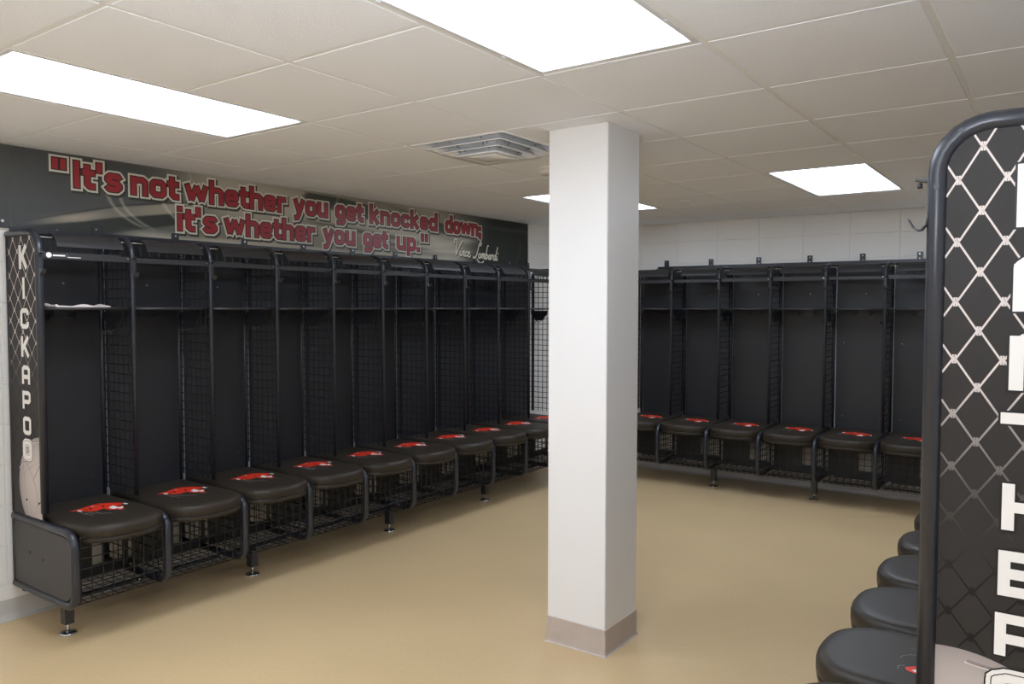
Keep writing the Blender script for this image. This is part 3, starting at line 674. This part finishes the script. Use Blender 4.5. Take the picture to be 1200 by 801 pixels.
def end_panel(label, origin, rz, side, word, zs, dc, lw, ball, z0_, dh, xd, dx_, slant=(0, 0)):
    """panel in the locker plane Y=0, its printed face on the -side of Y; side=-1: faces -Y local"""
    t = thing('end_panel', label, 'panel', origin, rz)
    m = MB(); upper_frame(m, 0, .0185); obj('upper_tube_frame', m, t)
    m = MB(); lower_frame(m, 0, .020); obj('lower_tube_frame', m, t)
    pr = [(.005, .556), (.345, .556), (.345, 1.867)] + arc((.262, 1.867), .085, 0, PI / 2, 8)[1:] + [(.005, 1.952)]
    f = side * .006
    m = MB(); m.loft([[(x, -f * .2, z) for x, z in pr], [(x, f, z) for x, z in pr]], 'print', smooth=False)
    m.c = [lin((50, 47, 45))] * len(m.v); sheet = obj('printed_sheet', m, t, label='dark printed sheet with chain link pattern')
    # chain link strands: knots every .0915 across, heights shrinking downwards
    zz = [z0_]; h_ = dh
    while zz[-1] > .60: zz.append(zz[-1] - h_); h_ *= .982
    kx = lambda n: xd + dx_ * n
    m = MB(); y1 = f + side * .0004
    bc, brd = Vector(ball[:2]), ball[2]
    def ink(z):
        if z > 1.45: return lin((224, 212, 206))
        if z > 1.12: return lin(mix((50, 47, 45), (224, 212, 206), ((z - 1.12) / .33) ** 1.3))
        return lin(mix((22, 20, 20), (50, 47, 45), max(0, (z - 1.04) / .08)))
    def seg(a, c, w_):
        steps = 8
        for i in range(steps):
            p = Vector(a).lerp(Vector(c), i / steps); q = Vector(a).lerp(Vector(c), (i + 1) / steps); mid_ = (p + q) / 2
            if not inside(*p) or not inside(*q) or (mid_ - bc).length < brd + .004 or mid_.y < .8: continue
            t_ = (q - p).normalized(); nn = Vector((-t_.y, t_.x)) * w_; b0 = len(m.v); ye = y1 + side * (len(m.v) // 4 % 11) * 2e-5
            for r_ in (p - nn, q - nn, q + nn, p + nn): m.v.append((r_.x, ye, r_.y)); m.c.append(ink(mid_.y))
            m.face([b0, b0 + 1, b0 + 2, b0 + 3], 'print')
    for i in range(len(zz) - 1):
        for n_ in range(-9, 12):
            if (i + n_) % 2: continue
            seg((kx(n_), zz[i] + .004), (kx(n_ + 1), zz[i + 1] - .004), .0019); seg((kx(n_), zz[i] + .004), (kx(n_ - 1), zz[i + 1] - .004), .0019)
            seg((kx(n_) - .0022, zz[i] + .009), (kx(n_) - .0022, zz[i] - .009), .0018); seg((kx(n_) + .0022, zz[i] + .009), (kx(n_) + .0022, zz[i] - .009), .0018)
    obj('chain_link_print', m, sheet, kind='stuff')
    # volleyball print
    m = MB(); N_ = 44; y2 = f + side * .0009
    def vp(r_, a): return (bc.x + r_ * math.cos(a), bc.y + r_ * math.sin(a))
    base = len(m.v); cols = []
    ni, nj = 60, 60
    idx = {}
    for i in range(ni + 1):
        for j in range(nj + 1):
            x = .006 + (.343 - .006) * i / ni; zlo = .562; z = zlo + (bc.y + brd - zlo) * j / nj
            d_ = (Vector((x, z)) - bc).length
            if d_ > brd and d_ < brd + .012: q = bc + (Vector((x, z)) - bc) * (brd / d_); x, z = max(.006, min(.343, q.x)), max(.562, q.y); d_ = brd
            if d_ <= brd + 1e-6:
                idx[(i, j)] = len(m.v); sh = 1 - .28 * (d_ / brd) ** 3 + .10 * ((z - bc.y) / brd) * .6 - .06 * (x - bc.x) / brd
                m.v.append((x, y2, z)); m.c.append(lin(tuple(min(255, max(0, v * sh)) for v in (208, 196, 190))))
    for i in range(ni):
        for j in range(nj):
            ks = [(i, j), (i + 1, j), (i + 1, j + 1), (i, j + 1)]
            ks = [idx[q] for q in ks if q in idx]
            if len(ks) >= 3: m.face(ks, 'print')
    obj('ball_print', m, sheet, label='pale volleyball printed at the bottom of the sheet')
    m = MB()
    def vstroke(pl, w_, colr, y_, dashed=False):
        pl = smooth_path(pl, 8)
        for i in range(len(pl) - 1):
            if dashed and i % 2: continue
            p = Vector(pl[i]); q = Vector(pl[i + 1])
            p = bc + p * brd; q = bc + q * brd
            if not (inside(*p) and inside(*q)) or q.y < .565 or p.y < .565: continue
            t_ = (q - p).normalized(); nn = Vector((-t_.y, t_.x)) * w_; b0 = len(m.v)
            for r_ in (p - nn, q - nn, q + nn, p + nn): m.v.append((r_.x, y_, r_.y)); m.c.append(lin(colr))
            m.face([b0, b0 + 1, b0 + 2, b0 + 3], 'print')
    yy = f + side * .0011
    sg = ball[3]
    for pl in ([(-.98, .30), (-.8, .42), (-.6, .40), (-.35, .12)], [(-.35, .12), (-.2, -.2), (-.25, -.7), (-.2, -1.0)], [(-.35, .12), (-.05, .45), (.2, .62), (.5, .7)], [(-.72, .62), (-.45, .85), (-.1, .92)], [(-.78, .40), (-.72, -.1), (-.6, -.6), (-.45, -.88)], [(-.2, -.4), (0, -.25), (.3, -.1)]):
        pl = [(a * sg, c) for a, c in pl]
        vstroke(pl, .0032, (150, 138, 134), yy); vstroke([(a + .018, c - .012) for a, c in pl], .0016, (232, 224, 220), yy)
    vstroke([(-.9 * sg, .12), (-.5 * sg, .35), (0, .52), (.5 * sg, .55)], .0011, (120, 108, 104), yy, True)
    obj('ball_seams', m, sheet, kind='stuff')
    # letters, top to bottom
    flip = -side     # reading direction along X
    for i, ch in enumerate(word):
        zt_, zb_ = zs[i]; hgt = zt_ - zb_; kz = hgt / 7; kxx = (lw + slant[1] * i) / 4.8; dci = dc + slant[0] * i
        # side=-1: seen from -Y, image right is +X ; side=+1: image right is -X
        T = lambda pl, g=0: [((dci + (a - 2.4) * kxx * (1 if side < 0 else -1)), zb_ + c * kz) for a, c in pl]
        m = MB()
        def fl(pls, w_, mt, yo):
            for q in pls:
                tmp = MB(); flat_strokes(tmp, [q], w_, mt, 0, .0003)
                b0 = len(m.v); m.v += [(a, yo + (x if side > 0 else -x), c) for x, a, c in tmp.v]
                for ff in tmp.f: m.face([b0 + z_ for z_ in ff], mt)
        on_ball = i == len(word) - 1
        if on_ball:
            fl([extend(T(pl), .012) for pl in CAP[ch]], .8 * kz + .012, 'ltredge', f + side * .0014)
            fl([extend(T(pl), .009) for pl in CAP[ch]], .8 * kz + .009, 'letter', f + side * .0018)
            fl([extend(T(pl), .003) for pl in CAP[ch]], .8 * kz + .001, 'ltredge', f + side * .0022)
            fl([T(pl) for pl in CAP[ch]], .8 * kz - .001, 'letter', f + side * .0026)
        else:
            fl([extend(T(pl), .004) for pl in CAP[ch]], .8 * kz + .004, 'ltredge', f + side * .0014)
            fl([T(pl) for pl in CAP[ch]], .8 * kz, 'letter', f + side * .0018)
        obj('letter', m, sheet, label=f'white block letter {ch}')
    # bench side plate
    lp = [(.03, .52)] + arc((.555, .44), .075, PI / 2, 0, 6) + arc((.555, .285), .075, 0, -PI / 2, 6) + [(.03, .205)]
    m = MB(); m.loft([[(x, 0, z) for x, z in lp], [(x, f * 1.2, z) for x, z in lp]], 'plate', smooth=False); pl_ = obj('bench_side_plate', m, t, label='plain dark grey plate closing the bench end')
    for x, z, g_ in ((.20, .38, 1.2), (.34, .365, 1.2), (.18, .64, 1), (.315, .64, 1)):
        m = MB(); m.tube([(x, f * g_, z), (x, f * g_ + side * .003, z)], .006, 'blk', 10); obj('screw', m, t)
    # coat hook on the front tube
    m = MB(); strip(m, hk, -.010, .010, .003, 'bar'); strip(m, [(.362, 1.850), (.388, 1.854), (.398, 1.857)], -.010, .010, .005, 'bar'); m.tube([(.390, 0, 1.851), (.389, 0, 1.841)], .005, 'bar', 8); obj('coat_hook', m, t)
    for x, z in ((.262 + .095 * math.cos(PI / 2 * .62), 1.867 + .095 * math.sin(PI / 2 * .62)), (.357, 1.84)): m = MB(); m.tube([(x, side * .017, z), (x, side * .0205, z)], .006, 'black', 8); obj('rivet', m, t)
    return t
zsL = [(1.901, 1.784), (1.743, 1.638), (1.592, 1.491), (1.454, 1.352), (1.311, 1.218), (1.184, 1.095), (1.057, .967), (.938, .845)]
zsR = [(1.872, 1.751), (1.700, 1.589), (1.542, 1.436), (1.392, 1.295), (1.253, 1.161), (1.120, 1.030), (.995, .910), (.876, .790)]
end_panel('left end panel lettered KICKAPOO with chain link print and volleyball', OL - sL * .002, rzL, -1, 'KICKAPOO', zsL, .205, .100, (.345, .72, .245, 1), 1.995, .062, .045, .0457)
end_panel('right end panel lettered PANTHERS, tall tube framed panel close to camera', OR, rzR, 1, 'PANTHERS', zsR, .170, .108, (.31, .635, .27, 1), 1.978, .0645, .2365, .0415, (.0022, .0042))
